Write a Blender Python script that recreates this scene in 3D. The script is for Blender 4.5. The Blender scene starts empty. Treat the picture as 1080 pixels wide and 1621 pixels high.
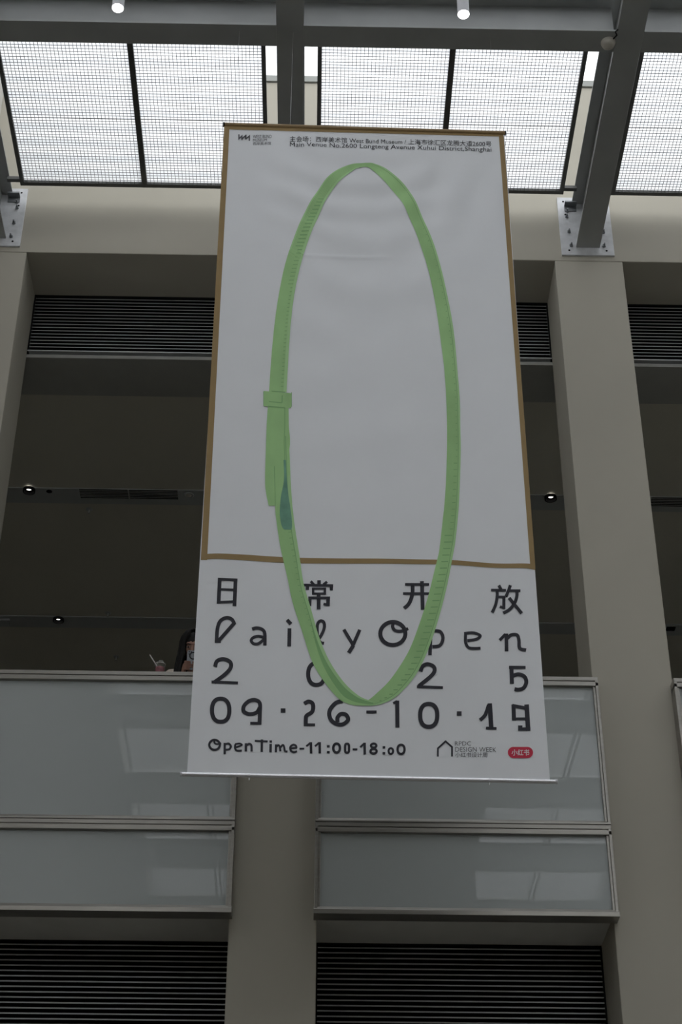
import bpy, bmesh, math, random
from mathutils import Vector, Matrix

random.seed(7)
SC = bpy.context.scene
COL = SC.collection
PI = math.pi

# ------------------------------------------------------------------ camera
FPX = 2715.0
YAW, PITCH, ROLL = 0.01555, 0.60016, 0.0052
CAM = Vector((0, 0, 1.6))
_f = Vector((math.sin(YAW)*math.cos(PITCH), math.cos(YAW)*math.cos(PITCH), math.sin(PITCH)))
_r0 = Vector((math.cos(YAW), -math.sin(YAW), 0))
_u0 = _r0.cross(_f)
_r = math.cos(ROLL)*_r0 + math.sin(ROLL)*_u0
_u = -math.sin(ROLL)*_r0 + math.cos(ROLL)*_u0
cd = bpy.data.cameras.new('camera')
cam = bpy.data.objects.new('camera', cd)
COL.objects.link(cam)
m = Matrix.Identity(4)
for i in range(3):
    m[i][0], m[i][1], m[i][2], m[i][3] = _r[i], _u[i], -_f[i], CAM[i]
cam.matrix_world = m
cd.sensor_fit = 'VERTICAL'
cd.sensor_height = 36.0
cd.lens = FPX*36.0/1621
cd.clip_end = 200
SC.camera = cam


def ray(px, py):
    return _r*(px-540) - _u*(py-810.5) + _f*FPX


def at(px, py, Y=None, Z=None):
    """world point seen at a photo pixel, on the plane Y or Z"""
    d = ray(px, py)
    t = (Y-CAM.y)/d.y if Y is not None else (Z-CAM.z)/d.z
    return CAM + d*t


# ------------------------------------------------------------------ world, exposure
w = bpy.data.worlds.new('overcast_sky')
SC.world = w
w.use_nodes = True
bg = w.node_tree.nodes['Background']
bg.inputs[0].default_value = (0.955, 0.965, 0.985, 1)
bg.inputs[1].default_value = 2.45
SC.view_settings.view_transform = 'Standard'
SC.view_settings.look = 'None'
SC.view_settings.gamma = 1
SC.view_settings.exposure = 0.0
SC.view_settings.use_curve_mapping = False

# ------------------------------------------------------------------ materials
MATS = {}


def mat(name, col, rough=0.6, metal=0.0, spec=0.5, noise=0.0, nscale=6.0, emit=0.0, bump=0.0, bscale=40.0,
        stretch=(1, 1, 1), coat=0.0):
    if name in MATS:
        return MATS[name]
    M = bpy.data.materials.new(name)
    M.use_nodes = True
    nt = M.node_tree
    b = nt.nodes['Principled BSDF']
    b.inputs['Base Color'].default_value = (*col, 1)
    b.inputs['Roughness'].default_value = rough
    b.inputs['Metallic'].default_value = metal
    b.inputs['Specular IOR Level'].default_value = spec
    b.inputs['Coat Weight'].default_value = coat
    b.inputs['Coat Roughness'].default_value = 0.0
    if noise or bump:
        tc = nt.nodes.new('ShaderNodeTexCoord')
        mp = nt.nodes.new('ShaderNodeMapping')
        mp.inputs['Scale'].default_value = stretch
        nt.links.new(tc.outputs['Object'], mp.inputs[0])
        n = nt.nodes.new('ShaderNodeTexNoise')
        n.inputs['Scale'].default_value = nscale
        n.inputs['Detail'].default_value = 4
        nt.links.new(mp.outputs[0], n.inputs['Vector'])
        mr = nt.nodes.new('ShaderNodeMapRange')
        mr.inputs[1].default_value = 0.3
        mr.inputs[2].default_value = 0.7
        mr.inputs[3].default_value = 1-noise
        mr.inputs[4].default_value = 1+noise
        nt.links.new(n.outputs[0], mr.inputs[0])
        mx = nt.nodes.new('ShaderNodeVectorMath')
        mx.operation = 'SCALE'
        mx.inputs[0].default_value = col
        nt.links.new(mr.outputs[0], mx.inputs['Scale'])
        nt.links.new(mx.outputs[0], b.inputs['Base Color'])
        if bump:
            n2 = nt.nodes.new('ShaderNodeTexNoise')
            n2.inputs['Scale'].default_value = bscale
            nt.links.new(mp.outputs[0], n2.inputs['Vector'])
            bp = nt.nodes.new('ShaderNodeBump')
            bp.inputs['Strength'].default_value = bump
            bp.inputs['Distance'].default_value = 0.002
            nt.links.new(n2.outputs[0], bp.inputs['Height'])
            nt.links.new(bp.outputs[0], b.inputs['Normal'])
    if emit:
        b.inputs['Emission Color'].default_value = (1, 0.97, 0.93, 1)
        b.inputs['Emission Strength'].default_value = emit
    MATS[name] = M
    return M


WALL = mat('wall_paint', (0.445, 0.42, 0.355), 0.75, spec=0.2, noise=0.03, nscale=1.2)
WALLB = mat('pale_plaster', (0.60, 0.59, 0.555), 0.8, spec=0.2, noise=0.02)
CEILP = mat('gallery_ceiling_paint', (0.52, 0.50, 0.42), 0.7, spec=0.2, noise=0.03, nscale=1.0)
CEILD = mat('bulkhead_paint', (0.34, 0.34, 0.315), 0.7, spec=0.2, noise=0.03)
STRIP = mat('ceiling_strip_metal', (0.36, 0.37, 0.36), 0.5, spec=0.4, noise=0.03)
FLOORM = mat('stone_floor', (0.25, 0.242, 0.22), 0.5, spec=0.3, noise=0.05, nscale=2)
STEEL = mat('painted_beam_steel', (0.33, 0.34, 0.335), 0.45, spec=0.5, noise=0.06, nscale=3)
GALV = mat('galvanised_steel', (0.60, 0.61, 0.63), 0.55, metal=0.0, noise=0.12, nscale=14, bump=0.2, bscale=30)
BOLTM = mat('dull_bolt_steel', (0.22, 0.23, 0.24), 0.45, metal=0.6)
HOLE = mat('dark_hole', (0.01, 0.01, 0.01), 0.9, spec=0)
FRAME = mat('brushed_frame_metal', (0.34, 0.325, 0.295), 0.36, metal=0.75, noise=0.10, nscale=5, stretch=(0.6, 8, 8))
PANE = mat('frosted_parapet_glass', (0.43, 0.46, 0.455), 0.6, spec=0.2, noise=0.02, nscale=0.8, coat=1.0)
GRID = mat('grid_bar_metal', (0.16, 0.16, 0.17), 0.5, metal=0.2)
GRIDF = mat('dark_grid_frame', (0.09, 0.09, 0.085), 0.5)
SLAT = mat('louvre_slat_metal', (0.45, 0.46, 0.46), 0.45, metal=0.3)
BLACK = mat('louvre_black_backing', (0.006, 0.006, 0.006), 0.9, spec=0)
DARKM = mat('black_fixture', (0.012, 0.012, 0.012), 0.6, spec=0.1)
WHITEP = mat('white_fixture_plastic', (0.72, 0.72, 0.76), 0.4)
LAMP = mat('lit_diffuser', (1, 1, 1), 0.5, emit=3.0)
LAMPS = mat('lit_downlight', (1, 1, 1), 0.5, emit=4.0)
CLOTH = mat('white_banner_cloth', (0.82, 0.835, 0.86), 0.75, spec=0.15, noise=0.012, nscale=3)
GOLD = mat('printed_gold', (0.335, 0.235, 0.115), 0.7, spec=0.15, noise=0.05)
INK = mat('printed_black_ink', (0.045, 0.045, 0.055), 0.7, spec=0.15)
INKG = mat('printed_grey_ink', (0.12, 0.12, 0.13), 0.7, spec=0.15)
GREEN = mat('printed_green', (0.38, 0.625, 0.285), 0.7, spec=0.15, noise=0.13, nscale=3.0, stretch=(1, 1, 0.6))
GREEND = mat('printed_dark_green', (0.26, 0.49, 0.215), 0.7, spec=0.15)
GREENL = mat('printed_light_green', (0.43, 0.68, 0.34), 0.7, spec=0.15)
TEAL = mat('printed_teal_patch', (0.18, 0.37, 0.27), 0.7, spec=0.15, noise=0.2, nscale=8)  # dark teal tone of the loop's printed artwork
RED = mat('printed_red', (0.62, 0.05, 0.09), 0.7, spec=0.15)
PINKW = mat('printed_pale_pink', (0.8, 0.7, 0.72), 0.7, spec=0.15)
ALU = mat('polished_aluminium', (0.80, 0.80, 0.83), 0.25, metal=0.8)
WRAP = mat('brown_pole_wrap', (0.30, 0.20, 0.09), 0.5)
WIRE = mat('thin_steel_wire', (0.4, 0.4, 0.4), 0.4, metal=0.7)
SKIN = mat('skin', (0.36, 0.20, 0.15), 0.5, noise=0.04)
HAIR = mat('black_hair', (0.008, 0.007, 0.007), 0.55, spec=0.25, noise=0.3, nscale=30)
SHIRT = mat('beige_top', (0.60, 0.52, 0.45), 0.8, noise=0.05)
TROUS = mat('dark_trousers', (0.05, 0.05, 0.06), 0.8)
SHOE = mat('white_shoe', (0.6, 0.6, 0.6), 0.6)
EYEW = mat('eye_white', (0.7, 0.68, 0.66), 0.3)
EYEB = mat('eye_iris', (0.02, 0.012, 0.01), 0.2)
LIPS = mat('lips', (0.45, 0.16, 0.14), 0.4)
PHONE = mat('pale_phone_case', (0.52, 0.56, 0.62), 0.35)
PHRING = mat('dark_phone_ring', (0.03, 0.035, 0.045), 0.4)
DRINK = mat('pink_drink', (0.27, 0.085, 0.105), 0.3, noise=0.3, nscale=40)
STRAWM = mat('white_straw', (0.75, 0.72, 0.70), 0.4)


def clear_plastic():
    M = bpy.data.materials.new('clear_cup_plastic')
    M.use_nodes = True
    nt = M.node_tree
    nt.nodes.clear()
    o = nt.nodes.new('ShaderNodeOutputMaterial')
    t = nt.nodes.new('ShaderNodeBsdfTransparent')
    t.inputs[0].default_value = (0.96, 0.96, 0.96, 1)
    g = nt.nodes.new('ShaderNodeBsdfGlossy')
    g.inputs['Roughness'].default_value = 0.08
    fr = nt.nodes.new('ShaderNodeLayerWeight')
    fr.inputs[0].default_value = 0.3
    ml = nt.nodes.new('ShaderNodeMath')
    ml.operation = 'MULTIPLY'
    ml.inputs[1].default_value = 0.45
    nt.links.new(fr.outputs['Facing'], ml.inputs[0])
    mx = nt.nodes.new('ShaderNodeMixShader')
    nt.links.new(ml.outputs[0], mx.inputs[0])
    nt.links.new(t.outputs[0], mx.inputs[1])
    nt.links.new(g.outputs[0], mx.inputs[2])
    nt.links.new(mx.outputs[0], o.inputs[0])
    return M


def roof_glass():
    """clear roof glazing with pale printed frit stripes running across the panes"""
    M = bpy.data.materials.new('fritted_roof_glass')
    M.use_nodes = True
    nt = M.node_tree
    nt.nodes.clear()
    o = nt.nodes.new('ShaderNodeOutputMaterial')
    t = nt.nodes.new('ShaderNodeBsdfTransparent')
    tc = nt.nodes.new('ShaderNodeTexCoord')
    wv = nt.nodes.new('ShaderNodeTexWave')
    wv.bands_direction = 'Y'
    wv.inputs['Scale'].default_value = 1.35
    wv.inputs['Distortion'].default_value = 0.6
    wv.inputs['Detail'].default_value = 2
    nt.links.new(tc.outputs['Object'], wv.inputs['Vector'])
    rp = nt.nodes.new('ShaderNodeValToRGB')
    rp.color_ramp.elements[0].color = (0.90, 0.905, 0.91, 1)
    rp.color_ramp.elements[1].color = (0.97, 0.98, 0.98, 1)
    nt.links.new(wv.outputs['Fac'], rp.inputs[0])
    nt.links.new(rp.outputs[0], t.inputs[0])
    g = nt.nodes.new('ShaderNodeBsdfGlossy')
    g.inputs['Roughness'].default_value = 0.1
    mx = nt.nodes.new('ShaderNodeMixShader')
    mx.inputs[0].default_value = 0.03
    nt.links.new(t.outputs[0], mx.inputs[1])
    nt.links.new(g.outputs[0], mx.inputs[2])
    nt.links.new(mx.outputs[0], o.inputs[0])
    return M


def diffuser():
    """translucent white sheet with faint cross bands in its colour"""
    M = bpy.data.materials.new('translucent_white_sheet')
    M.use_nodes = True
    nt = M.node_tree
    nt.nodes.clear()
    o = nt.nodes.new('ShaderNodeOutputMaterial')
    t = nt.nodes.new('ShaderNodeBsdfTranslucent')
    tc = nt.nodes.new('ShaderNodeTexCoord')
    wv = nt.nodes.new('ShaderNodeTexWave')
    wv.bands_direction = 'Y'
    wv.inputs['Scale'].default_value = 1.7
    wv.inputs['Distortion'].default_value = 1.5
    wv.inputs['Detail'].default_value = 3
    wv.inputs['Detail Scale'].default_value = 0.6
    nt.links.new(tc.outputs['Object'], wv.inputs['Vector'])
    rp = nt.nodes.new('ShaderNodeValToRGB')
    rp.color_ramp.elements[0].color = (0.77, 0.785, 0.81, 1)
    rp.color_ramp.elements[1].color = (0.95, 0.955, 0.965, 1)
    nt.links.new(wv.outputs['Fac'], rp.inputs[0])
    nt.links.new(rp.outputs[0], t.inputs[0])
    nt.links.new(t.outputs[0], o.inputs[0])
    return M


DIFF = diffuser()
CUPM = clear_plastic()
ROOFG = roof_glass()


# ------------------------------------------------------------------ helpers
class MB:
    def __init__(self):
        self.v, self.f = [], []

    def add(self, vs, fs):
        o = len(self.v)
        self.v += [Vector(p) for p in vs]
        self.f += [tuple(i+o for i in f) for f in fs]
        return self

    def box(self, x0, x1, y0, y1, z0, z1):
        vs = [(x, y, z) for z in (z0, z1) for y in (y0, y1) for x in (x0, x1)]
        return self.add(vs, [(0, 2, 3, 1), (4, 5, 7, 6), (0, 1, 5, 4), (2, 6, 7, 3), (0, 4, 6, 2), (1, 3, 7, 5)])

    def prism(self, prof, x0, x1):
        """profile of (y,z) points extruded along x"""
        n = len(prof)
        vs = [(x0, y, z) for y, z in prof] + [(x1, y, z) for y, z in prof]
        fs = [(i, (i+1) % n, n+(i+1) % n, n+i) for i in range(n)]
        fs += [tuple(range(n))[::-1], tuple(range(n, 2*n))]
        return self.add(vs, fs)

    def tube(self, pts, rads, n=10, caps=True, flat=1.0, side=None):
        pts = [Vector(p) for p in pts]
        if not isinstance(rads, (list, tuple)):
            rads = [rads]*len(pts)
        vs, fs = [], []
        ref = None
        for i, p in enumerate(pts):
            d = (pts[min(i+1, len(pts)-1)] - pts[max(i-1, 0)]).normalized()
            if ref is None:
                ref = side.copy() if side else (Vector((0, 0, 1)) if abs(d.z) < 0.9 else Vector((1, 0, 0)))
            a = (ref - d*ref.dot(d)).normalized()
            b = d.cross(a)
            ref = a
            for k in range(n):
                t = 2*PI*k/n
                vs.append(p + a*math.cos(t)*rads[i] + b*math.sin(t)*rads[i]*flat)
        for i in range(len(pts)-1):
            for k in range(n):
                k2 = (k+1) % n
                fs.append((i*n+k, i*n+k2, (i+1)*n+k2, (i+1)*n+k))
        if caps:
            fs.append(tuple(range(n))[::-1])
            fs.append(tuple((len(pts)-1)*n+k for k in range(n)))
        return self.add(vs, fs)

    def lathe(self, prof, c, n=24, caps=False):
        """(r,z) profile turned round a vertical axis at c"""
        vs, fs = [], []
        for r, z in prof:
            for k in range(n):
                t = 2*PI*k/n
                vs.append((c[0]+r*math.cos(t), c[1]+r*math.sin(t), c[2]+z))
        for i in range(len(prof)-1):
            for k in range(n):
                k2 = (k+1) % n
                fs.append((i*n+k, i*n+k2, (i+1)*n+k2, (i+1)*n+k))
        if caps:
            fs.append(tuple(range(n))[::-1])
            fs.append(tuple((len(prof)-1)*n+k for k in range(n)))
        return self.add(vs, fs)

    def ell(self, c, rx, ry, rz, nu=16, nv=10, M=None):
        vs, fs = [], []
        for j in range(nv+1):
            ph = PI*j/nv
            for i in range(nu):
                t = 2*PI*i/nu
                p = Vector((rx*math.sin(ph)*math.cos(t), ry*math.sin(ph)*math.sin(t), rz*math.cos(ph)))
                if M:
                    p = M @ p
                vs.append(Vector(c)+p)
        for j in range(nv):
            for i in range(nu):
                i2 = (i+1) % nu
                fs.append((j*nu+i, (j+1)*nu+i, (j+1)*nu+i2, j*nu+i2))
        return self.add(vs, fs)


def obj(name, mb, material, parent=None, smooth=False, bevel=0.0):
    me = bpy.data.meshes.new(name)
    o = bpy.data.objects.new(name, me)
    off = Vector((0, 0, 0))
    p = parent
    while p is not None:
        off += p.location
        p = p.parent
    me.from_pydata([v-off for v in mb.v], [], mb.f)
    bm = bmesh.new()
    bm.from_mesh(me)
    if smooth:
        bmesh.ops.remove_doubles(bm, verts=bm.verts, dist=1e-6)
    bmesh.ops.recalc_face_normals(bm, faces=bm.faces)
    bm.to_mesh(me)
    bm.free()
    if smooth:
        for q in me.polygons:
            q.use_smooth = True
    me.materials.append(material)
    COL.objects.link(o)
    if parent is not None:
        o.parent = parent
    if bevel:
        b = o.modifiers.new('bevel', 'BEVEL')
        b.width = bevel
        b.segments = 2
        b.limit_method = 'ANGLE'
    return o


def tag(o, label, cat, group=None):
    o['label'] = label
    o['category'] = cat
    if group:
        o['group'] = group
    return o


def thing(name, label, cat, loc, group=None):
    o = bpy.data.objects.new(name, None)
    o.empty_display_size = 0.1
    COL.objects.link(o)
    o.location = loc
    return tag(o, label, cat, group)


def struct(name, mb, material, bevel=0.0, parent=None):
    o = obj(name, mb, material, parent=parent, bevel=bevel)
    if parent is None:
        o['kind'] = 'structure'
    return o


def copy_tree(o, parent=None):
    c = o.copy()
    COL.objects.link(c)
    if parent is not None:
        c.parent = parent
    for ch in list(o.children):
        copy_tree(ch, c)
    return c


def place_copy(src, loc, label, group=None):
    c = copy_tree(src)
    c.location = loc
    c['label'] = label
    if group:
        c['group'] = group
    return c


# ------------------------------------------------------------------ dimensions
FY = 11.5            # front of the columns
BY = 12.08           # back of the columns, plane of the louvres
LZ = 12.265          # underside of the lintel
SZ = 6.065           # underside of the gallery slab
FLZ = 6.73           # gallery floor
CZ = 11.52           # gallery ceiling
PITCHX = 2.695
COLS = [-0.283 + PITCHX*k for k in range(-3, 4)]     # column / girder centre lines
HW = 0.3065
GZ = 12.40           # underside of the roof girders
PZ = 12.88           # ceiling mesh
XL, XR = -8.65, 8.10
YB = -8.0            # wall behind the viewer

# ------------------------------------------------------------------ structure
struct('floor', MB().box(XL, XR, YB, 23, -0.2, 0), FLOORM)
for cx in COLS:                                       # the row of square columns
    struct('column', MB().box(cx-HW, cx+HW, FY, BY, 0, LZ-0.003), WALL, bevel=0.006)
struct('wall_far', MB().box(XL, XR, FY, BY, LZ, 14.56), WALL, bevel=0.006)
struct('trim_2', MB().box(XL, XR, FY-0.02, BY+0.02, 14.56, 14.64), mat('coping_metal', (0.30, 0.31, 0.29), 0.5))
mb = MB()
mb.box(XL, XR, YB-0.2, YB, 0, 9.2).box(XL, XR, YB-0.2, YB, 11.9, 14.7)
mb.box(XL, XL+0.5, YB-0.2, YB, 9.2, 11.9).box(XR-0.5, XR, YB-0.2, YB, 9.2, 11.9)
struct('wall_back', mb, WALLB)
mb = MB()                                             # unseen glazed strip behind the viewer, added to light the facade from the front
for k in range(0, 9):
    x = XL+0.5+(XR-XL-1.0)*k/8
    mb.box(x-0.04, x+0.04, YB-0.15, YB-0.03, 9.2, 11.9)
for z in (10.5,):
    mb.box(XL+0.5, XR-0.5, YB-0.14, YB-0.04, z-0.04, z+0.04)
struct('window_added_back', mb, STEEL)
struct('ground', MB().box(-60, 60, -90, 60, -0.5, -0.25), FLOORM)  # unseen ground outside, added to darken the sky light from below the horizon
mb = MB()
mb.box(XL-0.2, XL, YB, 23, 0, 10.5).box(XL-0.2, XL, YB, 23, 12.4, 14.7)
mb.box(XL-0.2, XL, YB, 1, 10.5, 12.4).box(XL-0.2, XL, 10, 23, 10.5, 12.4)
struct('wall_left', mb, WALLB)
mb = MB()                                             # unseen high side glazing, added to brighten the left of the facade
for k in range(0, 8):
    y = 1+9.0*k/7
    mb.box(XL-0.15, XL-0.03, y-0.04, y+0.04, 10.5, 12.4)
mb.box(XL-0.14, XL-0.04, 1, 10, 11.42, 11.48)
struct('window_added_left', mb, STEEL)
struct('wall_right', MB().box(XR, XR+0.2, YB, 23, 0, 14.7), WALLB)
# gallery behind the columns
struct('wall_inner', MB().box(XL, XR, 22.0, 22.2, 0, CZ+1), WALLB)
struct('floor_upper', MB().box(XL, XR, FY+0.012, 22, SZ, FLZ), WALLB)
CB = 12.625
struct('ceiling_lower', MB().box(XL, XR, CB, 22, CZ, CZ+0.1), CEILP)
struct('trim_3', MB().box(XL, XR, BY, CB, CZ-0.003, CZ+0.034), CEILD)
struct('trim_4', MB().box(XL, XR, 14.13, 14.39, CZ-0.012, CZ+0.02), STRIP)
struct('trim_5', MB().box(XL, XR, 16.64, 16.88, CZ-0.012, CZ+0.02), STRIP)
# shaft wall behind upper louvres and storey below
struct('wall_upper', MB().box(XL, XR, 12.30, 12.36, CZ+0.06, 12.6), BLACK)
struct('wall_lower', MB().box(XL, XR, 12.20, 12.30, 0, SZ), CEILD)

# roof: left solid part, roof glass, frame of the bays behind the crossbeam row
SKX0 = COLS[2] - 0.14            # skylight starts at the left girder
struct('ceiling', MB().box(XL, SKX0, YB, FY, 13.06, 13.2), WALLB)
struct('wall_side', MB().box(SKX0-0.12, SKX0, YB, FY, 13.2, 14.6), WALLB)
struct('window_1', MB().box(SKX0, XR, YB, BY+0.6, 14.72, 14.74), ROOFG)

BEAMY = [9.105 - 2.43*k for k in range(0, 7)]


def ibeam(mb, axis, c, z0, z1, a0, a1, fw, tf=0.02, tw=0.014):
    for (lo, hi, hw) in ((z0, z0+tf, fw/2), (z1-tf, z1, fw/2), (z0+tf, z1-tf, tw/2)):
        if axis == 'y':
            mb.box(c-hw, c+hw, a0, a1, lo, hi)
        else:
            mb.box(a0, a1, c-hw, c+hw, lo, hi)


# ------------------------------------------------------------------ mesh ceiling panels
PW = 2.26            # panel width in x
HALF = PW/2
CELL = 0.0325


def grid_mesh(mb, x0, x1, y0, y1, z, t=0.0040, h=0.004):
    nx = round((x1-x0)/CELL)
    ny = round((y1-y0)/CELL)
    for i in range(1, nx):
        x = x0+(x1-x0)*i/nx
        mb.box(x-t/2, x+t/2, y0, y1, z, z+h)
    for j in range(1, ny):
        y = y0+(y1-y0)*j/ny
        tt = t*2.0 if j == int(ny*0.62) else t
        mb.box(x0, x1, y-tt/2, y+tt/2, z+0.0005, z+h-0.0005)


PY0, PY1 = 9.16, 11.27


def make_panel(loc, label):
    r = thing('ceiling_mesh_panel', label, 'mesh panel', loc, 'square mesh panels under the roof glass')
    x, y, z = loc
    mb = MB()
    fw = 0.036
    d = PY1-PY0
    x0, x1 = x-PW/2, x+PW/2
    y0, y1 = y-d/2, y+d/2
    for a, b, hgt in ((x0, x0+fw, 0.05), (x1-fw, x1, 0.05), (x-0.024, x+0.024, 0.06)):
        mb.box(a, b, y0, y1, z-0.012, z-0.012+hgt)
    mb.box(x0, x1, y0, y0+fw, z-0.011, z+0.037)
    mb.box(x0, x1, y1-0.04, y1, z-0.011, z+0.037)
    obj('frame', mb, GRIDF, r)
    for a, b in ((x0+fw, x-0.024), (x+0.024, x1-fw)):
        g = MB()
        grid_mesh(g, a, b, y0+fw, y1-0.04, z)
        obj('wire_mesh', g, GRID, r)
        obj('diffuser_sheet', MB().add([(a, y0+fw, z+0.02), (b, y0+fw, z+0.02), (b, y1-0.04, z+0.02), (a, y1-0.04, z+0.02)], [(0, 1, 2, 3)]), DIFF, r)
    return r


pcy = (PY0+PY1)/2
pan_labels = ['pale square mesh ceiling panel at left, above the left bay of louvres',
              'pale square mesh ceiling panel between the middle and right girders, behind the banner top',
              'pale square mesh ceiling panel right of the right girder, cut by the photo edge']
pcx = [(COLS[k]+COLS[k+1])/2 for k in (2, 3, 4)]
p0 = make_panel((pcx[0], pcy, PZ), pan_labels[0])
for k in (1, 2):
    place_copy(p0, (pcx[k], pcy, PZ), pan_labels[k])

# support rails along the wall and across the gaps beside each girder
mb = MB()
for k in range(2, 6):
    mb.box(COLS[k]-0.24, COLS[k]-0.10, 11.20, 11.24, PZ+0.0, PZ+0.035)
    mb.box(COLS[k]+0.10, COLS[k]+0.24, 11.20, 11.24, PZ+0.0, PZ+0.035)
struct('trim_6', mb, GRIDF)

# bays of the roof nearer the viewer, seen only as reflections in the glass
mb = MB()
for yb0, yb1 in zip(BEAMY[1:], BEAMY[:-1]):
    for k in (2, 3, 4, 5):
        c = (COLS[k]+COLS[k+1])/2
        for a, b in ((c-PW/2, c-0.02), (c+0.02, c+PW/2)):
            grid_mesh(mb, a, b, yb0+0.05, yb1-0.05, PZ)
            mb.box(a, a+0.03, yb0, yb1, PZ-0.01, PZ+0.04)
            mb.box(b-0.03, b, yb0, yb1, PZ-0.01, PZ+0.04)
struct('ceiling_near', mb, GRID)
mb = MB()
for yb0, yb1 in zip(BEAMY[1:], BEAMY[:-1]):
    for k in (2, 3, 4, 5):
        c = (COLS[k]+COLS[k+1])/2
        a, b = c-PW/2+0.03, min(c+PW/2-0.03, XR)
        mb.add([(a, yb0, PZ+0.02), (b, yb0, PZ+0.02), (b, yb1, PZ+0.02), (a, yb1, PZ+0.02)], [(0, 1, 2, 3)])
struct('ceiling_high', mb, DIFF)
for yb in BEAMY[1:]:
    for k in (2, 3, 4, 5):
        mb = MB()
        ibeam(mb, 'x', yb, GZ+0.001, GZ+0.42, COLS[k]+0.11, min(COLS[k+1]-0.11, XR), 0.21)
        struct('ceiling_beam', mb, STEEL)

# ------------------------------------------------------------------ steel girders


def make_girder(cx, label):
    r = thing('steel_girder', label, 'steel beam', (cx, FY, GZ), 'steel girders running back to the wall')
    mb = MB().box(cx-0.108, cx+0.108, YB+0.02, FY-0.03, GZ, GZ+0.02)
    obj('bottom_flange', mb, STEEL, r, bevel=0.002)
    obj('web', MB().box(cx-0.007, cx+0.007, YB+0.02, FY-0.02, GZ+0.02, 12.955), STEEL, r)
    obj('top_flange', MB().box(cx-0.108, cx+0.108, YB+0.02, FY-0.02, 12.955, 12.975), STEEL, r, bevel=0.002)
    pl = obj('end_plate', MB().box(cx-0.24, cx+0.24, FY-0.02, FY, 12.32, 13.04), GALV, r, bevel=0.003)
    for sx in (-1, 1):
        for bx, bz in ((0.165, 12.79), (0.158, 12.60), (0.150, 12.43), (0.155, 12.86)):
            x = cx+sx*bx
            b = MB()
            b.tube([(x, FY-0.02, bz), (x, FY-0.034, bz)], 0.017, 6)
            b.tube([(x, FY-0.034, bz), (x, FY-0.062, bz)], 0.008, 8)
            obj('bolt', b, BOLTM, pl)
        for bx, bz in ((0.185, 12.985), (0.175, 12.82), (0.17, 12.375)):
            x = cx+sx*bx
            obj('bolt_hole', MB().tube([(x, FY-0.0195, bz), (x, FY-0.0215, bz)], 0.010, 10), HOLE, pl)
        s = MB().box(cx+sx*0.125-0.055, cx+sx*0.125+0.055, FY-0.09, FY-0.02, 12.915, 12.93)
        s.box(cx+sx*0.125-0.055, cx+sx*0.125+0.055, FY-0.03, FY-0.02, 12.86, 12.93)
        obj('seat_bracket', s, BOLTM, r)
    return r


g0 = make_girder(COLS[3], 'grey steel girder in the middle, running back behind the banner top')
place_copy(g0, (COLS[2], FY, GZ), 'grey steel girder at the left photo edge with bolted end plate')
place_copy(g0, (COLS[4], FY, GZ), 'grey steel girder at right with its whole bolted wall plate in view')
place_copy(g0, (COLS[5], FY, GZ), 'grey steel girder beyond the right photo edge')


def make_cross(cx, label):
    r = thing('steel_crossbeam', label, 'steel beam', (cx, BEAMY[0], GZ), 'crossbeams between the girders')
    x0, x1 = cx-PITCHX/2+0.108, cx+PITCHX/2-0.108
    y = BEAMY[0]
    obj('bottom_flange', MB().box(x0, x1, y-0.105, y+0.105, GZ+0.001, GZ+0.02), STEEL, r, bevel=0.002)
    obj('web', MB().box(x0, x1, y-0.007, y+0.007, GZ+0.02, GZ+0.40), STEEL, r)
    obj('top_flange', MB().box(x0, x1, y-0.105, y+0.105, GZ+0.40, GZ+0.42), STEEL, r)
    return r


c0 = make_cross(pcx[0], 'grey crossbeam from the left photo edge to the middle girder')
place_copy(c0, (pcx[1], BEAMY[0], GZ), 'grey crossbeam between the middle girder and the right girder')
place_copy(c0, (pcx[2], BEAMY[0], GZ), 'grey crossbeam right of the right girder, top right corner')

# smoke detector on the crossbeam, with a short cable to the girder
p = at(963, 67, Z=GZ)
r = thing('smoke_detector', 'small round pale detector under the crossbeam beside the right girder', 'detector',
          (p.x, p.y, GZ))
obj('housing', MB().lathe([(0.0, -0.05), (0.032, -0.048), (0.050, -0.036), (0.058, -0.012), (0.058, 0.0)],
                          (p.x, p.y, GZ), 24), mat('aged_plastic', (0.55, 0.52, 0.46), 0.5), r, smooth=True)
d = MB()
for k in range(6):
    t = 2*PI*k/6
    q = Vector((p.x+0.024*math.cos(t), p.y+0.024*math.sin(t), GZ-0.0462))
    d.tube([q, q+Vector((0.009*math.cos(t), 0.009*math.sin(t), 0.004))], 0.0032, 6)
obj('sensor_slot', d, DARKM, r)
q = at(979, 47, Z=GZ-0.01)
obj('cable', MB().tube([(p.x+0.03, p.y-0.04, GZ-0.012), (p.x+0.055, p.y-0.09, GZ-0.02),
                        (q.x-0.02, q.y+0.02, GZ-0.012), (q.x, q.y, GZ-0.006)], 0.006, 6), DARKM, r)

# pendant tube lamps
PYL = 8.15


def make_pendant(px, py, label):
    p = at(px, py, Y=PYL)
    r = thing('pendant_lamp', label, 'lamp', p, 'pendant tube lamps')
    x, y, z = p
    L = 0.42
    rr = 0.043
    obj('lamp_tube', MB().lathe([(rr, 0.0), (rr, L), (0.01, L+0.01), (0.0, L+0.01)], p, 24), WHITEP, r, smooth=False)
    obj('diffuser', MB().lathe([(0.0, -0.012), (0.02, -0.011), (0.036, -0.007), (rr-0.001, 0.003), (0.0, 0.004)], p, 24),
        LAMP, r, smooth=True)
    obj('cable', MB().tube([(x, y, z+L), (x, y, PZ+0.01)], 0.004, 6), DARKM, r)
    return r


make_pendant(186.5, 13, 'lit white tube pendant at left, above the left mesh panel')
make_pendant(734, 23, 'lit white tube pendant right of the middle girder')

# ------------------------------------------------------------------ louvre grilles
SP = 0.0388


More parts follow.
